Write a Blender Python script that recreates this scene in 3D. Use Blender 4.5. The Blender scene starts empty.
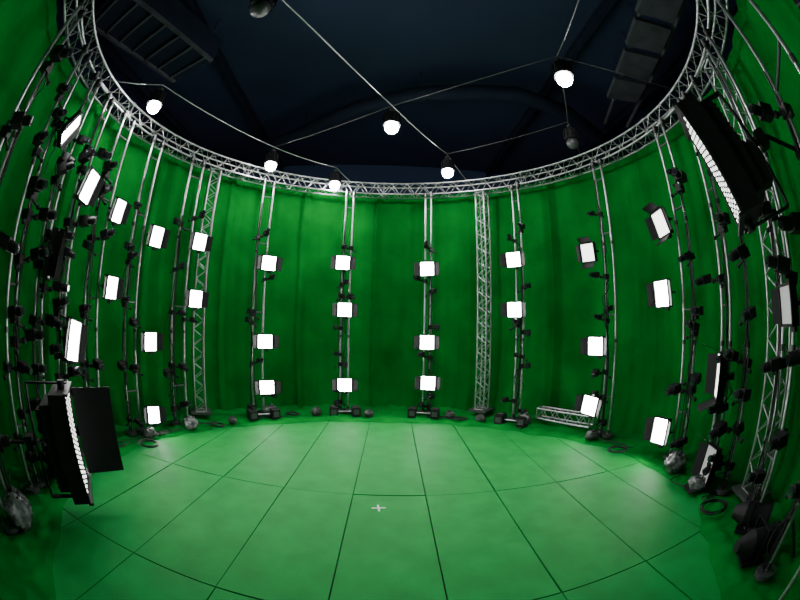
import bpy, random
from math import *
from mathutils import Vector, Matrix, Euler, noise
random.seed(7)
SC=bpy.context.scene
# ------------------------------------------------------------------ materials
def mat(name,col,rough=.5,metal=0,noise_scale=None,col2=None,bump=0,bscale=40,spec=.5,emit=None,es=0,stretch=None):
    m=bpy.data.materials.new(name); m.use_nodes=True; nt=m.node_tree; b=nt.nodes['Principled BSDF']
    b.inputs['Base Color'].default_value=(*col,1); b.inputs['Roughness'].default_value=rough
    b.inputs['Metallic'].default_value=metal; b.inputs['Specular IOR Level'].default_value=spec
    if emit:
        b.inputs['Emission Color'].default_value=(*emit,1); b.inputs['Emission Strength'].default_value=es
    if noise_scale or bump:
        tc=nt.nodes.new('ShaderNodeTexCoord'); mp=nt.nodes.new('ShaderNodeMapping')
        nt.links.new(tc.outputs['Object'],mp.inputs[0])
        if stretch: mp.inputs['Scale'].default_value=stretch
    if noise_scale:
        n=nt.nodes.new('ShaderNodeTexNoise'); n.inputs['Scale'].default_value=noise_scale; n.inputs['Detail'].default_value=8
        nt.links.new(mp.outputs[0],n.inputs['Vector'])
        r=nt.nodes.new('ShaderNodeValToRGB'); r.color_ramp.elements[0].color=(*col,1); r.color_ramp.elements[1].color=(*(col2 or col),1)
        r.color_ramp.elements[0].position=.35; r.color_ramp.elements[1].position=.68
        nt.links.new(n.outputs['Fac'],r.inputs[0]); nt.links.new(r.outputs[0],b.inputs['Base Color'])
    if bump:
        n2=nt.nodes.new('ShaderNodeTexNoise'); n2.inputs['Scale'].default_value=bscale; n2.inputs['Detail'].default_value=5
        nt.links.new(mp.outputs[0],n2.inputs['Vector'])
        bp=nt.nodes.new('ShaderNodeBump'); bp.inputs['Strength'].default_value=bump; bp.inputs['Distance'].default_value=.02
        nt.links.new(n2.outputs['Fac'],bp.inputs['Height']); nt.links.new(bp.outputs[0],b.inputs['Normal'])
    return m
M_CURT=mat('green_cloth',(.0003,.105,.012),.95,0,1.1,(.0008,.155,.019),.4,5,.03)
M_APR=mat('green_floor_cloth',(.0005,.125,.016),.95,0,2.1,(.001,.18,.024),.3,12,.03)
M_FLOOR=mat('green_painted_board',(.0003,.185,.026),.66,0,2.6,(.001,.24,.037),.10,60,.2)
M_SUB=mat('subfloor_dark',(.0005,.02,.004),.9)
M_STEEL=mat('aluminium_tube',(.34,.35,.36),.34,.85,14,(.5,.5,.52))
M_BLK=mat('black_plastic',(.006,.006,.007),.55,0,20,(.012,.012,.013),spec=.25)
M_BLK2=mat('black_sheet_metal',(.006,.006,.007),.6,0,spec=.2)
M_GREY=mat('grey_metal',(.08,.08,.085),.4,.5)
M_LED=mat('led_diffuser_lit',(.9,.9,.9),.5,emit=(1,.99,.97),es=60)
M_LEDMID=mat('led_diffuser_low',(.7,.7,.7),.5,emit=(1,.98,.95),es=4)
M_LEDDIM=mat('led_diffuser_dim',(.2,.21,.21),.5,emit=(1,.98,.95),es=.3)
M_CHIP=mat('led_chip',(.9,.9,.9),.5,emit=(1,.98,.95),es=5)
M_BULB=mat('bulb_lit',(1,1,1),.5,emit=(1,.99,.97),es=220)
M_PLAST=mat('clear_plastic_wrap',(.03,.034,.034),.25,0,9,(.17,.185,.18),.7,18)
M_SAND=mat('sandbag_cloth',(.02,.025,.022),.8,0,9,(.08,.09,.08),.6,20)
M_CEIL=mat('dark_ceiling_paint',(.014,.026,.066),.9,0,.5,(.018,.033,.082))
M_BWALL=mat('dark_blue_wall',(.04,.07,.16),.9,0,.5,(.05,.085,.18))
M_DUCT=mat('duct_grey',(.045,.05,.06),.6,.1,3,(.08,.085,.10))
M_DKDUCT=mat('duct_dark',(.008,.013,.028),.8,0,3,(.012,.018,.036),spec=.2)
M_WHITE=mat('white_tape',(.6,.75,.65),.6)
M_GLASS=mat('lens_glass',(.01,.01,.015),.05,spec=1)
# ------------------------------------------------------------------ mesh builder
class MB:
    def __init__(s): s.v=[]; s.f=[]; s.m=[]; s.mats=[]; s.sm=[]
    def mi(s,m):
        if m not in s.mats: s.mats.append(m)
        return s.mats.index(m)
    def add(s,vs,fs,m,smooth=False):
        o=len(s.v); k=s.mi(m)
        s.v+= [tuple(p) for p in vs]
        for f in fs: s.f.append([o+i for i in f]); s.m.append(k); s.sm.append(smooth)
    def box(s,c,d,m,R=None):
        R=R or Matrix.Identity(3); c=Vector(c)
        vs=[c+R@Vector((x*d[0]/2,y*d[1]/2,z*d[2]/2)) for x in(-1,1) for y in(-1,1) for z in(-1,1)]
        s.add(vs,[(0,1,3,2),(4,6,7,5),(0,4,5,1),(2,3,7,6),(0,2,6,4),(1,5,7,3)],m)
    def tube(s,a,b,r,m,n=8,r2=None,cap=True):
        a=Vector(a);b=Vector(b);d=(b-a)
        if d.length<1e-6:return
        d.normalize(); u=d.orthogonal().normalized(); w=d.cross(u); r2=r if r2 is None else r2
        vs=[];
        for i in range(n):
            t=2*pi*i/n; o=u*cos(t)+w*sin(t); vs+= [a+o*r,b+o*r2]
        fs=[(2*i,2*((i+1)%n),2*((i+1)%n)+1,2*i+1) for i in range(n)]
        s.add(vs,fs,m,True)
        if cap: s.add([vs[2*i] for i in range(n)],[tuple(range(n))[::-1]],m); s.add([vs[2*i+1] for i in range(n)],[tuple(range(n))],m)
    def path(s,pts,r,m,n=6,closed=False):
        pts=[Vector(p) for p in pts]; N=len(pts); vs=[]; up=Vector((0,0,1))
        for i,p in enumerate(pts):
            if closed: d=pts[(i+1)%N]-pts[i-1]
            else: d=pts[min(i+1,N-1)]-pts[max(i-1,0)]
            d.normalize(); u=d.cross(up)
            if u.length<.05: u=d.cross(Vector((1,0,0)))
            u.normalize(); w=u.cross(d)
            for j in range(n):
                t=2*pi*j/n; vs.append(p+u*cos(t)*r+w*sin(t)*r)
        fs=[]
        for i in range(N if closed else N-1):
            k=(i+1)%N
            for j in range(n): fs.append((i*n+j,i*n+(j+1)%n,k*n+(j+1)%n,k*n+j))
        s.add(vs,fs,m,True)
    def ball(s,c,r,m,nu=14,nv=9,fn=None):
        c=Vector(c); r=Vector(r) if hasattr(r,'__len__') else Vector((r,r,r)); vs=[];fs=[]
        for i in range(nv+1):
            p=pi*i/nv
            for j in range(nu):
                t=2*pi*j/nu; q=Vector((sin(p)*cos(t),sin(p)*sin(t),cos(p)))
                k=fn(q) if fn else 1
                vs.append(c+Vector((q.x*r.x*k,q.y*r.y*k,q.z*r.z*k)))
        for i in range(nv):
            for j in range(nu): fs.append((i*nu+j,(i+1)*nu+j,(i+1)*nu+(j+1)%nu,i*nu+(j+1)%nu))
        s.add(vs,fs,m,True)
    def obj(s,name,loc=(0,0,0),rot=(0,0,0)):
        me=bpy.data.meshes.new(name); me.from_pydata(s.v,[],s.f)
        for m in s.mats: me.materials.append(m)
        me.polygons.foreach_set('material_index',s.m); me.polygons.foreach_set('use_smooth',s.sm); me.update()
        o=bpy.data.objects.new(name,me); SC.collection.objects.link(o)
        o.location=loc; o.rotation_euler=rot
        return o
def P(az,R,z=0):
    a=radians(az); return Vector((R*sin(a),R*cos(a),z))
def Rz(a): return Matrix.Rotation(a,3,'Z')
def Rx(a): return Matrix.Rotation(a,3,'X')
def Ry(a): return Matrix.Rotation(a,3,'Y')
# ------------------------------------------------------------------ building shell
def shell(name,c,d,m):
    b=MB(); b.box((0,0,0),d,m); return b.obj(name,c)
RH=9.6; W=10.5
shell('floor',(0,0,-.06),(2*W,2*W,.1),M_SUB)
shell('ceiling',(0,0,RH+.1),(2*W,2*W,.2),M_CEIL)
shell('wall_back',(0,W+.1,RH/2),(2*W+.4,.2,RH),M_BWALL)
shell('wall_front',(0,-W-.1,RH/2),(2*W+.4,.2,RH),M_BWALL)
shell('wall_left',(-W-.1,0,RH/2),(.2,2*W,RH),M_BWALL)
shell('wall_right',(W+.1,0,RH/2),(.2,2*W,RH),M_BWALL)
# ------------------------------------------------------------------ green board floor
g=-.0352; cg,sg=cos(g),sin(g)
def clip(poly,R=5.25,n=64):
    for i in range(n):
        t=2*pi*i/n; nx,ny=cos(t),sin(t); out=[]
        for j in range(len(poly)):
            a=poly[j];b=poly[(j+1)%len(poly)]
            da=a[0]*nx+a[1]*ny-R; db=b[0]*nx+b[1]*ny-R
            if da<=0: out.append(a)
            if da*db<0:
                k=da/(da-db); out.append((a[0]+k*(b[0]-a[0]),a[1]+k*(b[1]-a[1])))
        poly=out
        if len(poly)<3: return []
    return poly
b=MB()
for k in range(-6,7):
    for m in range(-3,2):
        u0=-.3434+.9691*k; v0=.157+2.309*m; gp=.0075; L=2.309
        if m==0: L=5.2
        if m==1: continue
        j=lambda:random.uniform(-.004,.004)
        c=[(u0+gp+j(),v0+gp),(u0+.9691-gp+j(),v0+gp),(u0+.9691-gp+j(),v0+L-gp),(u0+gp+j(),v0+L-gp)]
        c=[(cg*u-sg*v,sg*u+cg*v) for u,v in c]; c=clip(c)
        if not c: continue
        z=.022+random.uniform(-.003,.003); n=len(c)
        b.add([(x,y,z) for x,y in c]+[(x,y,-.005) for x,y in c],[tuple(range(n))]+[(i,i+n,(i+1)%n+n,(i+1)%n) for i in range(n)],M_FLOOR)
b.obj('green_stage_floor')
b=MB()
for a in (0,pi/2): b.box((0,0,0),(.17,.025,.002),M_WHITE,Rz(a+.1))
b.obj('tape_cross_mark',(0,-.22,.029))
# cloth apron lying on the floor at the foot of the curtain
b=MB(); NA=540; NR=26; vs=[];fs=[]
for i in range(NA):
    a=2*pi*i/NA
    rin=4.22-.30*max(0,cos(a))**2+.30*noise.noise(Vector((sin(a)*2.3,cos(a)*2.3,0)))+.10*noise.noise(Vector((sin(a)*9,cos(a)*9,3)))
    for j in range(NR+1):
        t=j/NR; r=rin+(5.44-rin)*t
        x,y=r*sin(a),r*cos(a)
        w=noise.noise(Vector((x*1.6,y*1.6,1)))*.09+noise.noise(Vector((x*5,y*5,5)))*.035
        z=.034+(abs(w)*1.2)*min(1,t*5)+.10*max(0,t-.8)*4*.5
        vs.append((x,y,z if j else .027))
for i in range(NA):
    k=(i+1)%NA
    for j in range(NR): fs.append((i*(NR+1)+j,i*(NR+1)+j+1,k*(NR+1)+j+1,k*(NR+1)+j))
b.add(vs,fs,M_APR,True); b.obj('green_cloth_apron')
# curtain
b=MB(); NA=1440; NZ=40; vs=[];fs=[]; H=6.1
seam=[-172,-140,-118,-97,-70,-47,-24,-2,23,50,79,103,128,155]
for i in range(NA):
    a=2*pi*i/NA; az=(degrees(a)+180)%360-180
    sx,sy=sin(a),cos(a)
    f1=noise.noise(Vector((sx*9,sy*9,0)))*.08
    f2=noise.noise(Vector((sx*22,sy*22,4)))
    f3=noise.noise(Vector((sx*4,sy*4,8)))*.5+.5
    st=0
    for q in seam:
        dq=az-q
        if 0<=dq<2.2: st-=.10*(1-dq/2.2)
    for j in range(NZ+1):
        z=H*j/NZ
        wob=noise.noise(Vector((sx*7,sy*7,z*.8)))*.06+noise.noise(Vector((sx*15+z*.7,sy*15,z*1.3)))*.03
        low=max(0,1-z/1.0)
        r=5.5+f1+f2*.075*(f3+low)+wob+st-low*low*.12
        vs.append((r*sx,r*sy,z+.01))
for i in range(NA):
    k=(i+1)%NA
    for j in range(NZ): fs.append((i*(NZ+1)+j,k*(NZ+1)+j,k*(NZ+1)+j+1,i*(NZ+1)+j+1))
b.add(vs,fs,M_CURT,True); b.obj('green_screen_curtain')
# ------------------------------------------------------------------ truss ring
def lerp(a,b,t): return a+(b-a)*t
S=.16
b=MB(); N=72; RZ=6.04
for dr in(-S,S):
    for dz in(-S,S):
        b.path([P(360*i/144,5+dr,RZ+dz) for i in range(144)],.023,M_STEEL,8,True)
for i in range(N):
    a0=360*i/N;a1=360*(i+1)/N
    p=lambda a,sr,sz:P(a,5+sr*S,RZ+sz*S)
    for sr in(-1,1):
        b.tube(p(a0,sr,-1),p((a0+a1)/2,sr,1),.010,M_STEEL,6,cap=False); b.tube(p((a0+a1)/2,sr,1),p(a1,sr,-1),.010,M_STEEL,6,cap=False)
    for sz in(-1,1):
        b.tube(p(a0,-1,sz),p((a0+a1)/2,1,sz),.010,M_STEEL,6,cap=False); b.tube(p((a0+a1)/2,1,sz),p(a1,-1,sz),.010,M_STEEL,6,cap=False)
    if i%9==0:
        for sr,sz,tr,tz in((-1,-1,1,-1),(1,-1,1,1),(1,1,-1,1),(-1,1,-1,-1)): b.tube(p(a0,sr,sz),p(a0,tr,tz),.018,M_STEEL)
        for sr in(-1,1):
            for sz in(-1,1): b.tube(p(a0-.5,sr,sz),p(a0+.5,sr,sz),.036,M_STEEL)
b.obj('ring_truss')
def truss(b,a,c,xd,yd,s,n):
    a=Vector(a);c=Vector(c)
    q=lambda t,i,j:lerp(a,c,t)+xd*i*s+yd*j*s
    for i in(-1,1):
        for j in(-1,1): b.tube(q(0,i,j),q(1,i,j),.022,M_STEEL)
    for k in range(n):
        t0,t1=k/n,(k+1)/n;tm=(t0+t1)/2
        for i in(-1,1):
            b.tube(q(t0,i,-1),q(tm,i,1),.010,M_STEEL,6,cap=False); b.tube(q(tm,i,1),q(t1,i,-1),.010,M_STEEL,6,cap=False)
            b.tube(q(t0,-1,i),q(tm,1,i),.010,M_STEEL,6,cap=False); b.tube(q(tm,1,i),q(t1,-1,i),.010,M_STEEL,6,cap=False)
    for t in(0,1):
        for i in(-1,1): b.tube(q(t,i,-1),q(t,i,1),.018,M_STEEL); b.tube(q(t,-1,i),q(t,1,i),.018,M_STEEL)
for az,tw in((31,.25),(-54.5,.35),(118.5,0),(-152,0)):
    b=MB(); a=radians(az)+tw
    truss(b,P(az,5.05,.22),P(az,5.05,5.86),Vector((cos(a),-sin(a),0)),Vector((sin(a),cos(a),0)),.125,15)
    b.box(P(az,5.05,.20),(.5,.5,.05),M_GREY,Rz(-a))
    b.obj('vertical_truss')
b=MB(); A=Vector((3.75,3.25,.30)); C=Vector((4.45,2.0,.30)); d=(C-A).normalized()
truss(b,A,C,Vector((0,0,1)),d.cross(Vector((0,0,1))),.12,4); b.obj('floor_truss_section')
# ------------------------------------------------------------------ camera poles
def pod(b,c,az,s=1,side=1,tilt=0):
    a=radians(az); R=Rz(-a+random.uniform(-.35,.35))@Rx(tilt); c=Vector(c)
    q=lambda x,y,z:c+R@Vector((x*s,y*s,z*s))
    b.box(c,(.09*s,.09*s,.085*s),M_BLK,R)
    b.tube(q(0,0,0),q(.07*side,-.08,.0),.016*s,M_BLK,6)
    b.ball(q(.07*side,-.08,0),.03*s,M_BLK,8,6)
    b.tube(q(.07*side,-.08,0),q(.11*side,-.12,.03),.014*s,M_BLK,6)
    b.box(q(.13*side,-.15,.04),(.10*s,.12*s,.095*s),M_BLK,R)
    b.tube(q(.13*side,-.2,.04),q(.13*side,-.29,.04),.04*s,M_BLK,10)
    b.tube(q(.13*side,-.29,.04),q(.13*side,-.3,.04),.03*s,M_GLASS,10)
    b.tube(q(-.02*side,-.03,-.05),q(-.10*side,-.05,-.08),.013*s,M_BLK,6)
    b.ball(q(-.10*side,-.05,-.08),.024*s,M_BLK,8,6)
def cable(b,a,c,sag,r=.008,n=14,wob=.03,m=None):
    a=Vector(a);c=Vector(c); sd=random.random()*50; pts=[]
    for i in range(n+1):
        t=i/n; e=min(1,4*t*(1-t))
        pts.append(lerp(a,c,t)+Vector((noise.noise(Vector((t*3,sd,0)))*wob*2*e,noise.noise(Vector((t*3,sd,9)))*wob*2*e,-sag*4*t*(1-t))))
    b.path(pts,r,m or M_BLK,5)
cols=[
 ((-12,-9.6),(.35,.62,1.35,1.6,2.2,3.05,3.35,4.35)),
 ((15.4,13.6),(.3,.55,1.5,2.35,3.2,3.45,4.3)),
 ((43.8,41.8),(.35,.62,1.4,1.65,2.2,2.35,3.2,4.4,4.6)),
 ((69.7,72.4),(.35,.9,1.4,2.4,2.6,3.3,4.6)),
 ((96.9,93.6),(.5,1.3,1.5,2.2,2.4,3.4,4.5,4.75)),
 ((108,105.5),(.4,1.2,1.9,2.9,3.6,4.9)),
 ((113.5,),(.5,1.0,1.4,1.8,2.4,3.2,4.2,5.1)),
 ((124,127),(.6,1.2,1.9,2.7,3.4,4.3)),
 ((-39.2,-36),(.3,.6,1.35,2.3,2.5,3.3,4.35)),
 ((-64.5,-60.5),(.4,1.2,1.35,2.3,2.45,3.3,4.3,4.5)),
 ((-79.5,-76),(.4,1.25,1.4,2.2,2.5,3.3,3.5,4.3)),
 ((-92.3,-88.3),(.5,.8,1.3,1.5,2.3,3.3,3.5,4.2,4.6)),
 ((-100.6,-98.5),(.5,1.1,1.3,1.7,2.3,3.1,3.6,4.4,4.8)),
 ((-108.2,-106),(.5,.7,.9,1.5,2.1,2.6,2.9,3.3,4.0,4.3,4.7)),
 ((-114.3,-117),(.5,.8,1.0,1.6,1.9,2.2,2.8,3.4,3.7,4.1,4.6,4.9)),
 ((-126,-129),(.9,1.9,2.9,3.9,4.9)),
 ((138,147),(1,2,3,4)),((-165,-170),(1,2,3,4)),((170,),(1,2,3,4)),
]
for azs,zs in cols:
    b=MB()
    for i,az in enumerate(azs):
        r=4.76
        b.tube(P(az,r,.06),P(az,r,5.9 if i==0 else 5.86),.027,M_STEEL,10)
        b.tube(P(az,r,.08),P(az,r,.14),.13,M_GREY,14)
        for z in (.16,2.0,3.95,5.7): b.tube(P(az,r,z),P(az,r,z+.07),.036,M_GREY,10)
        b.tube(P(az,r,5.82),P(az,4.83,5.82),.02,M_GREY,6); b.box(P(az,4.80,5.82),(.09,.09,.08),M_BLK,Rz(-radians(az)))
    if len(azs)>1:
        for z in (.9,2.55,4.2,5.4): b.tube(P(azs[0],4.76,z),P(azs[1],4.76,z),.018,M_GREY,6)
    big=abs(azs[0])>85
    for i,z in enumerate(zs):
        az=azs[i%len(azs)] if random.random()<.35 else azs[0]
        pod(b,P(az,4.76,z+random.uniform(-.05,.05)),az,random.uniform(1.15,1.55) if big else random.uniform(.95,1.3),random.choice((-1,1)),random.uniform(-.3,.4))
    for k in range(3):
        z0=random.uniform(3.5,5.6); az=azs[0]; o=random.uniform(-1.2,1.2)
        cable(b,P(az,4.72,z0),P(az+o,4.70,.15),0,.010,16,.06)
        z1=random.choice(zs); cable(b,P(az,4.72,z1),P(az+o*.5,4.72,max(.15,z1-1.0)),.0,.009,10,.12)
    b.obj('camera_pole')
# ------------------------------------------------------------------ LED panel lights
def led(az,z,w=.33,h=.33,lit=M_LED,tilt=None,roll=0,twist=0,doors=(1.0,1.0),tb=(0,0),R=4.53):
    """front is local -Y"""
    b=MB(); d=.07
    b.box((0,d/2,0),(w+.05,d,h+.05),M_BLK)
    for i in range(5): b.box((0,d+.015,(i-2)*h*.2),(w*.8,.03,.015),M_BLK2)
    b.box((0,-.003,0),(w*.98,.008,h*.98),lit)
    t=.02
    for sx in(-1,1): b.box((sx*(w/2+.012),-.012,0),(t,.034,h+.05),M_BLK2)
    for sz in(-1,1): b.box((0,-.012,sz*(h/2+.012)),(w+.05,.034,t),M_BLK2)
    for sx,ang in((-1,doors[0]),(1,doors[1])):
        if ang is None: continue
        L=w*.42; dx=sin(ang)*sx; dy=-cos(ang)
        c=Vector((sx*(w/2+.027)+dx*L/2,-.02+dy*L/2,0)); b.box(c,(.006,L,h*.96),M_BLK2,Rz(atan2(dx,-dy)))
    for sz,ang in((-1,tb[0]),(1,tb[1])):
        if not ang: continue
        L=h*.5; dz=sin(ang)*sz; dy=-cos(ang)
        b.box((0,-.02+dy*L/2,sz*(h/2+.027)+dz*L/2),(w*.96,L,.006),M_BLK2,Rx(atan2(-dz,-dy)))
    yw=w/2+.045
    for sx in(-1,1):
        b.box((sx*yw,.07,0),(.012,.16,.03),M_BLK2); b.tube((sx*(yw-.02),.03,0),(sx*(yw+.03),.03,0),.022,M_BLK,8)
    b.box((0,.15,0),(2*yw+.012,.012,.03),M_BLK2)
    b.tube((0,.15,0),(0,.2,0),.016,M_GREY,8)
    b.box((0,.22,0),(.07,.06,.09),M_BLK)
    b.box((.05,.06,-h/2-.05),(.08,.05,.05),M_BLK)
    if tilt is None: tilt=.45*atan((z-1.7)/4.6)
    o=b.obj('led_panel_light',P(az,R,z)); 
    o.rotation_euler=(Rz(-radians(az)+twist)@Rx(tilt)@Ry(roll)).to_euler()
    return o
D=M_LEDDIM; WD=(1.15,1.15)
led(-99.5,4.15,.27,.48,roll=.1,doors=WD); led(-87.6,4.03,.24,.38,doors=WD); led(-86.4,2.74,.26,.36,doors=WD); led(-98.4,1.88,.27,.58,roll=.2,doors=(1.1,1.1))
led(-73.4,3.82,.28,.38,doors=WD); led(-59,3.93,.30,.34,doors=WD); led(-58.7,2.73,.30,.34,doors=WD); led(-73,1.84,.29,.34,doors=WD); led(-73.3,.43,.29,.32,roll=.1,doors=WD)
led(-35.9,3.70); led(-36.1,1.87,.35,.31); led(-35.6,.79,.35,.31)
led(-12.3,3.86); led(-11.2,2.69); led(-10.9,.82,.34,.31)
led(14.5,3.75); led(14.8,1.93); led(15.4,.92,.34,.33)
led(42.1,3.88); led(42.1,2.72)
led(66.2,3.82,.30,.36,lit=M_LEDMID,twist=.1,doors=(.2,.2),tb=(.6,.6)); led(68,1.93,.35,.35); led(67.3,.72,.35,.37,roll=.1)
led(91.2,3.99,.30,.42,lit=M_LEDMID,roll=-.15,tb=(.5,.5)); led(89.4,2.83,.32,.42); led(91.3,.56,.34,.42,roll=-.05)
led(108.5,1.62,.42,.58,lit=M_LEDMID,twist=-.50,doors=(.6,1.2),tb=(.4,.4)); led(109.8,.42,.36,.5,lit=D,twist=-.2,roll=-.05,tb=(.4,.4))
led(129.5,2.44,.26,.34,lit=D); led(-112.4,4.62,.2,.5,roll=.45,doors=(1.2,1.2),twist=.3); led(-107.2,3.0,.36,.6,lit=D,twist=.55,doors=(.5,.5))
led(-110.2,.4,.3,.4,lit=D,roll=.1,twist=.2)
# ------------------------------------------------------------------ big LED flood panels on yokes
def flood(loc,rot,doors,h=1.24):
    b=MB(); w,d=.66,.20
    b.box((0,d/2,0),(w,d,h),M_BLK2); b.box((0,d+.07,0),(w*.8,.14,h*.8),M_BLK)
    for i in range(16): b.box((0,d+.15,-h*.37+i*h*.74/15),(w*.7,.03,.012),M_BLK)
    for sx in(-1,1): b.box((sx*w/2,-.005,0),(.02,.03,h+.03),M_BLK)
    for sz in(-1,1): b.box((0,-.02,sz*h/2),(w+.03,.06,.03),M_BLK)
    for i in range(5):
        for j in range(19):
            b.box((-w*.4+i*w*.8/4,-.003,-h*.45+j*h*.9/18),(.03,.006,.026),M_CHIP)
    for sx,ang in((-1,doors[0]),(1,doors[1])):
        if ang is None: continue
        Lg=.52; dx=sin(ang)*sx; dy=-cos(ang)
        b.box((sx*(w/2+.02)+dx*Lg/2,-.05+dy*Lg/2,0),(.008,Lg,h*.9),M_BLK2,Rz(atan2(dx,-dy)))
    yw=h/2+.06
    for sz in(-1,1):
        b.box((0,.26,sz*yw),(.07,.56,.018),M_BLK2); b.tube((0,.06,sz*(yw-.06)),(0,.06,sz*(yw+.03)),.05,M_BLK,10)
    b.box((0,.54,0),(.07,.018,2*yw),M_BLK2); b.tube((0,.54,0),(0,.62,0),.03,M_BLK)
    b.box((0,.64,0),(.14,.1,.16),M_BLK)
    b.box((.12,.38,-.22),(.2,.16,.34),M_BLK); b.box((-.1,.36,.28),(.18,.12,.24),M_BLK)
    o=b.obj('led_flood_light',loc); o.rotation_euler=rot.to_euler()
    return o
def arm_stand(name,base,top,joint):
    b=MB(); b.tube(base,top,.03,M_BLK,10)
    for i in range(3):
        t=2*pi*i/3+.4; b.tube(Vector(base)+Vector((0,0,.45)),Vector(base)+Vector((.35*cos(t),.35*sin(t),.03)),.018,M_BLK,8)
    j=Vector(joint); m=Vector((base[0],base[1],j.z))
    b.tube(m,j,.024,M_BLK,8); b.box(m,(.12,.12,.12),M_BLK)
    return b.obj(name)
RL=Rz(radians(138))@Rx(-.03)
LL=Vector((-3.20,-1.80,.94))
flood(LL,RL,(None,.05),1.16); j=LL+RL@Vector((0,.72,0)); arm_stand('light_stand',(j.x-.30,j.y-.42,.08),(j.x-.30,j.y-.42,2.3),j)
RR=Rz(radians(-149))@Rx(.30)
LR=Vector((2.68,-2.62,3.58))
flood(LR,RR,(None,None),1.06); j=LR+RR@Vector((0,.72,0)); arm_stand('light_stand',(j.x+.6,j.y-.2,.08),(j.x+.6,j.y-.2,4.4),j)
# ------------------------------------------------------------------ pendants and cables
pend=[(-4.2,0,110),(-2.7,3.1,200),(-1.3,4.4,180),(.1,1.5,380),(1.5,3.4,360),(2.6,-.6,150),(-1.6,-1.6,0),(3.7,1.2,0)]
for x,y,on in pend:
    b=MB(); b.tube((0,0,.07),(0,0,.3),.15,M_BLK,20); b.tube((0,0,.3),(0,0,.38),.15,M_BLK,20,r2=.06); b.tube((0,0,.38),(0,0,.44),.05,M_GREY,12)
    for i in range(12):
        t=2*pi*i/12; b.box((.155*cos(t),.155*sin(t),.2),(.03,.006,.2),M_BLK2,Rz(t))
    b.tube((0,0,.05),(0,0,.09),.16,M_BLK2,20,r2=.15,cap=False)
    b.ball((0,0,.0),(.13,.13,.13),M_BULB if on else M_GREY,28,18)
    b.tube((0,0,.43),(0,0,.52),.012,M_GREY,6)
    b.obj('pendant_lamp',(x,y,5.95))
    if on:
        l=bpy.data.lights.new('pendant_spot','SPOT'); l.energy=on; l.spot_size=radians(82); l.spot_blend=1; l.shadow_soft_size=.1; l.color=(1,.99,.96)
        lo=bpy.data.objects.new('pendant_spot',l); SC.collection.objects.link(lo); lo.location=(x,y,5.78)
b=MB(); ZC=6.48
def wire(*pts,r=.012,m=M_GREY):
    for p,q in zip(pts[:-1],pts[1:]):
        p=Vector(p);q=Vector(q); n=8
        b.path([lerp(p,q,i/n)-Vector((0,0,.12*4*(i/n)*(1-i/n)*min(1,(q-p).length/4))) for i in range(n+1)],r,m,5)
wire((-2.9,-4.1,6.24),(-1.6,-1.6,ZC),(.1,1.5,ZC),(1.5,3.4,ZC),(2.3,4.5,6.24),m=M_STEEL)
wire((-4.9,-.9,6.24),(-4.2,0,ZC),(-2.7,3.1,ZC),(-1.3,4.4,ZC),(-.9,4.9,6.24),m=M_STEEL)
wire((1.7,-4.7,6.24),(2.6,-.6,ZC),(3.7,1.2,ZC),(4.6,2.2,6.24))
wire((.1,1.5,ZC),(2.6,-.6,ZC),(4.9,-1.2,6.24),r=.008)
wire((-2.7,3.1,ZC),(.1,1.5,ZC),r=.008); wire((1.5,3.4,ZC),(3.7,1.2,ZC),r=.008)
b.obj('suspension_cables')
# ------------------------------------------------------------------ ceiling structure
b=MB(); b.path([(-4.2,6.6,8.5),(-2.6,5.7,8.55),(-.8,4.5,8.6),(.9,3.7,8.6),(3.5,3.1,8.6),(5.2,3.3,8.5),(7,4.2,8.5)],.24,M_DKDUCT,14)
for x,y in((-2.6,5.7),(.9,3.7),(5.2,3.3)): b.tube((x,y,8.75),(x,y,RH-.05),.02,M_GREY,6)
b.obj('ventilation_duct')
b=MB(); b.box((-5.3,-.2,8.5),(1.5,3.4,.7),M_DKDUCT,Rz(-.3))
for i in range(7): b.box(Vector((-5.3,-.2,8.12))+Rz(-.3)@Vector((0,-1.5+i*.5,0)),(1.3,.06,.06),M_DUCT,Rz(-.3))
for dx in(-.7,.7): b.box(Vector((-5.3,-.2,8.12))+Rz(-.3)@Vector((dx,0,0)),(.08,3.4,.08),M_DUCT,Rz(-.3))
for dx in(-.6,.6):
    for dy in(-1.4,1.4): b.tube(Vector((-5.3,-.2,8.8))+Rz(-.3)@Vector((dx,dy,0)),Vector((-5.3,-.2,RH-.05))+Rz(-.3)@Vector((dx,dy,0)),.02,M_GREY,6)
b.obj('air_handling_unit')
b=MB()
for x in(-8,-4.8,4.8,8):
    b.box((x,0,RH-.27),(.14,2*W-.1,.04),M_DKDUCT); b.box((x,0,RH-.04),(.2,2*W-.1,.04),M_DKDUCT); b.box((x,0,RH-.15),(.03,2*W-.1,.22),M_DKDUCT)
b.obj('roof_beams')
b=MB()
for i in range(4):
    c=Vector((5.0+.35*i,-1.9+1.05*i,8.3)); b.box(c,(.95,.9,.12),M_DUCT,Rz(-.3)); b.tube(c,(c.x,c.y,RH-.05),.02,M_GREY,6)
b.tube((4.4,-2.6,8.45),(6.6,3.2,8.45),.06,M_DUCT,8); b.tube((5.4,-2.8,8.45),(7.4,3.0,8.45),.06,M_DUCT,8)
b.obj('acoustic_panel_rack')
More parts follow.
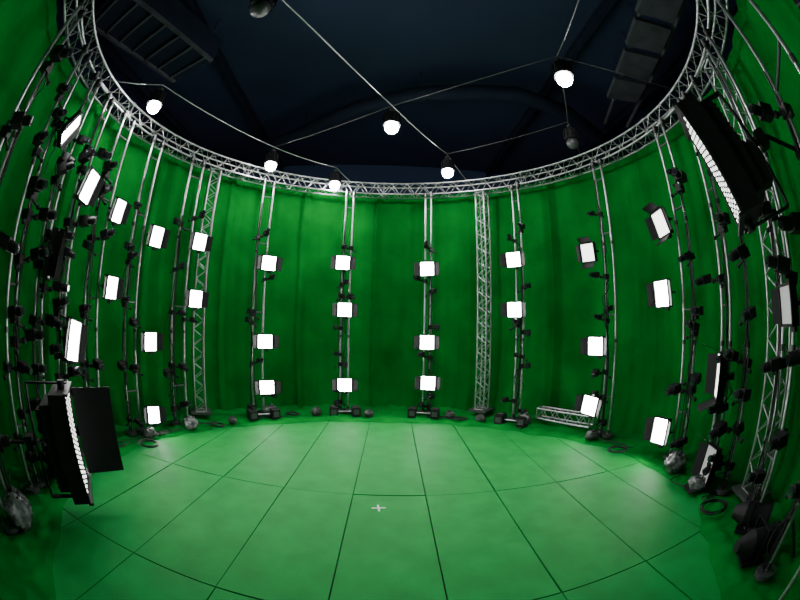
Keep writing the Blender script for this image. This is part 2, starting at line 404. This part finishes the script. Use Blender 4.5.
# ------------------------------------------------------------------ clutter at the pole feet
def sack(x,y,s,m,name,z=.06):
    b=MB(); sd=random.random()*40
    fn=lambda q:1+.28*noise.noise(q*1.7+Vector((sd,0,0)))+.2*noise.noise(q*4.5+Vector((0,sd,0)))
    b.ball((0,0,s*.45),(s*.75,s*.55,s*.5),m,32,20,fn)
    b.ball((s*.2,0,s*.9),(s*.13,s*.1,s*.2),m,10,8,fn)
    for i in range(2): b.box((0,(i-.5)*s*.4,s*.95),(s*.5,.03,.012),M_BLK)
    return b.obj(name,(x,y,z),(0,0,random.uniform(0,6)))
for x,y,s in((-2.62,3.8,.28),(-3.85,2.0,.27),(3.3,3.1,.28),(4.40,-.75,.32),(-3.95,-1.3,.26),(4.15,-1.5,.22),(-3.70,-2.75,.38)):
    sack(x,y,s,M_PLAST,'wrapped_cable_bundle')
for x,y,s in((-1.55,4.25,.2),(1.75,4.2,.18),(-.25,4.3,.18),(2.4,3.7,.18),(-4.25,1.0,.2),(4.15,1.5,.2),(-3.2,2.8,.17)):
    sack(x,y,s,M_SAND,'sandbag')
for az in(-11,14.5,-37.5,43):
    b=MB(); R=Rz(-radians(az))
    for sx in(-1,1): b.box(R@Vector((sx*.28,0,.12)),(.2,.3,.22),M_BLK,R); b.box(R@Vector((sx*.28,-.152,.12)),(.13,.01,.12),M_GREY,R); b.tube(R@Vector((sx*.28-.06,0,.24)),R@Vector((sx*.28+.06,0,.24)),.012,M_GREY,6)
    b.tube(R@Vector((-.2,.02,.1)),R@Vector((.2,.02,.1)),.02,M_STEEL)
    b.obj('power_supply_box',P(az,4.42,.06))
def coil(x,y,r,n=4):
    b=MB(); pts=[]; sd=random.random()*9
    for i in range(n*26):
        t=2*pi*i/26; k=r*(1+.2*noise.noise(Vector((t*.6,sd,0)))); pts.append((k*cos(t)+.03*sin(t*.31),k*sin(t)*.85,.05+.008*(i/26)+.01*noise.noise(Vector((t,0,sd)))))
    b.path(pts,.009,M_BLK,5); b.obj('cable_coil',(x,y,.05))
for x,y,r in((-4.0,.6,.2),(-2.1,4.0,.16),(1.95,3.85,.15),(4.15,.6,.18),(-3.4,2.4,.16),(3.85,-2.1,.2)): coil(x,y,r)
b=MB()
for i in range(22):
    az=random.choice([-100,-90,-78,-62,-40,-12,15,44,70,95,110]); r0=4.55
    cable(b,P(az,r0,.1),P(az+random.uniform(5,14),4.2+random.random()*.35,.1),0,.009,18,.25)
b.obj('floor_cables')
def parcan(x,y,rz):
    b=MB(); b.tube((0,-.22,.2),(0,.1,.2),.15,M_BLK,20); b.tube((0,.1,.2),(0,.28,.2),.15,M_BLK,20,r2=.07); b.tube((0,-.226,.2),(0,-.22,.2),.13,M_GLASS,20)
    b.tube((0,-.27,.2),(0,-.22,.2),.17,M_BLK2,20)
    for sx in(-1,1): b.box((sx*.18,0,.24),(.012,.04,.36),M_BLK2)
    b.box((0,0,.42),(.37,.04,.012),M_BLK2); b.box((0,0,.02),(.3,.3,.03),M_BLK2)
    b.obj('par_can_light',(x,y,.08),(0,0,rz))
parcan(3.76,-2.80,.4); parcan(3.30,-3.20,.9)
# ------------------------------------------------------------------ camera and world
w=bpy.data.worlds.new('world'); SC.world=w; w.use_nodes=True
w.node_tree.nodes['Background'].inputs[0].default_value=(.02,.03,.05,1); w.node_tree.nodes['Background'].inputs[1].default_value=.1
cam=bpy.data.cameras.new('camera'); co=bpy.data.objects.new('camera',cam); SC.collection.objects.link(co); SC.camera=co
cam.type='PANO'; cam.panorama_type='FISHEYE_EQUISOLID'
cam.sensor_width=36; cam.fisheye_lens=349.4473*36/800; cam.fisheye_fov=radians(230)
pt,rl,yw=0.0757,0.0186,-0.0557
right=Vector((cos(yw),sin(yw),0)); fwd0=Vector((-sin(yw),cos(yw),0)); up0=Vector((0,0,1))
fwd=fwd0*cos(pt)+up0*sin(pt); up=-fwd0*sin(pt)+up0*cos(pt)
r2=right*cos(rl)+up*sin(rl); u2=-right*sin(rl)+up*cos(rl)
M=Matrix((( r2.x,u2.x,-fwd.x,0),(r2.y,u2.y,-fwd.y,-4.1198),(r2.z,u2.z,-fwd.z,2.3119),(0,0,0,1)))
co.matrix_world=M
cam.clip_start=.05
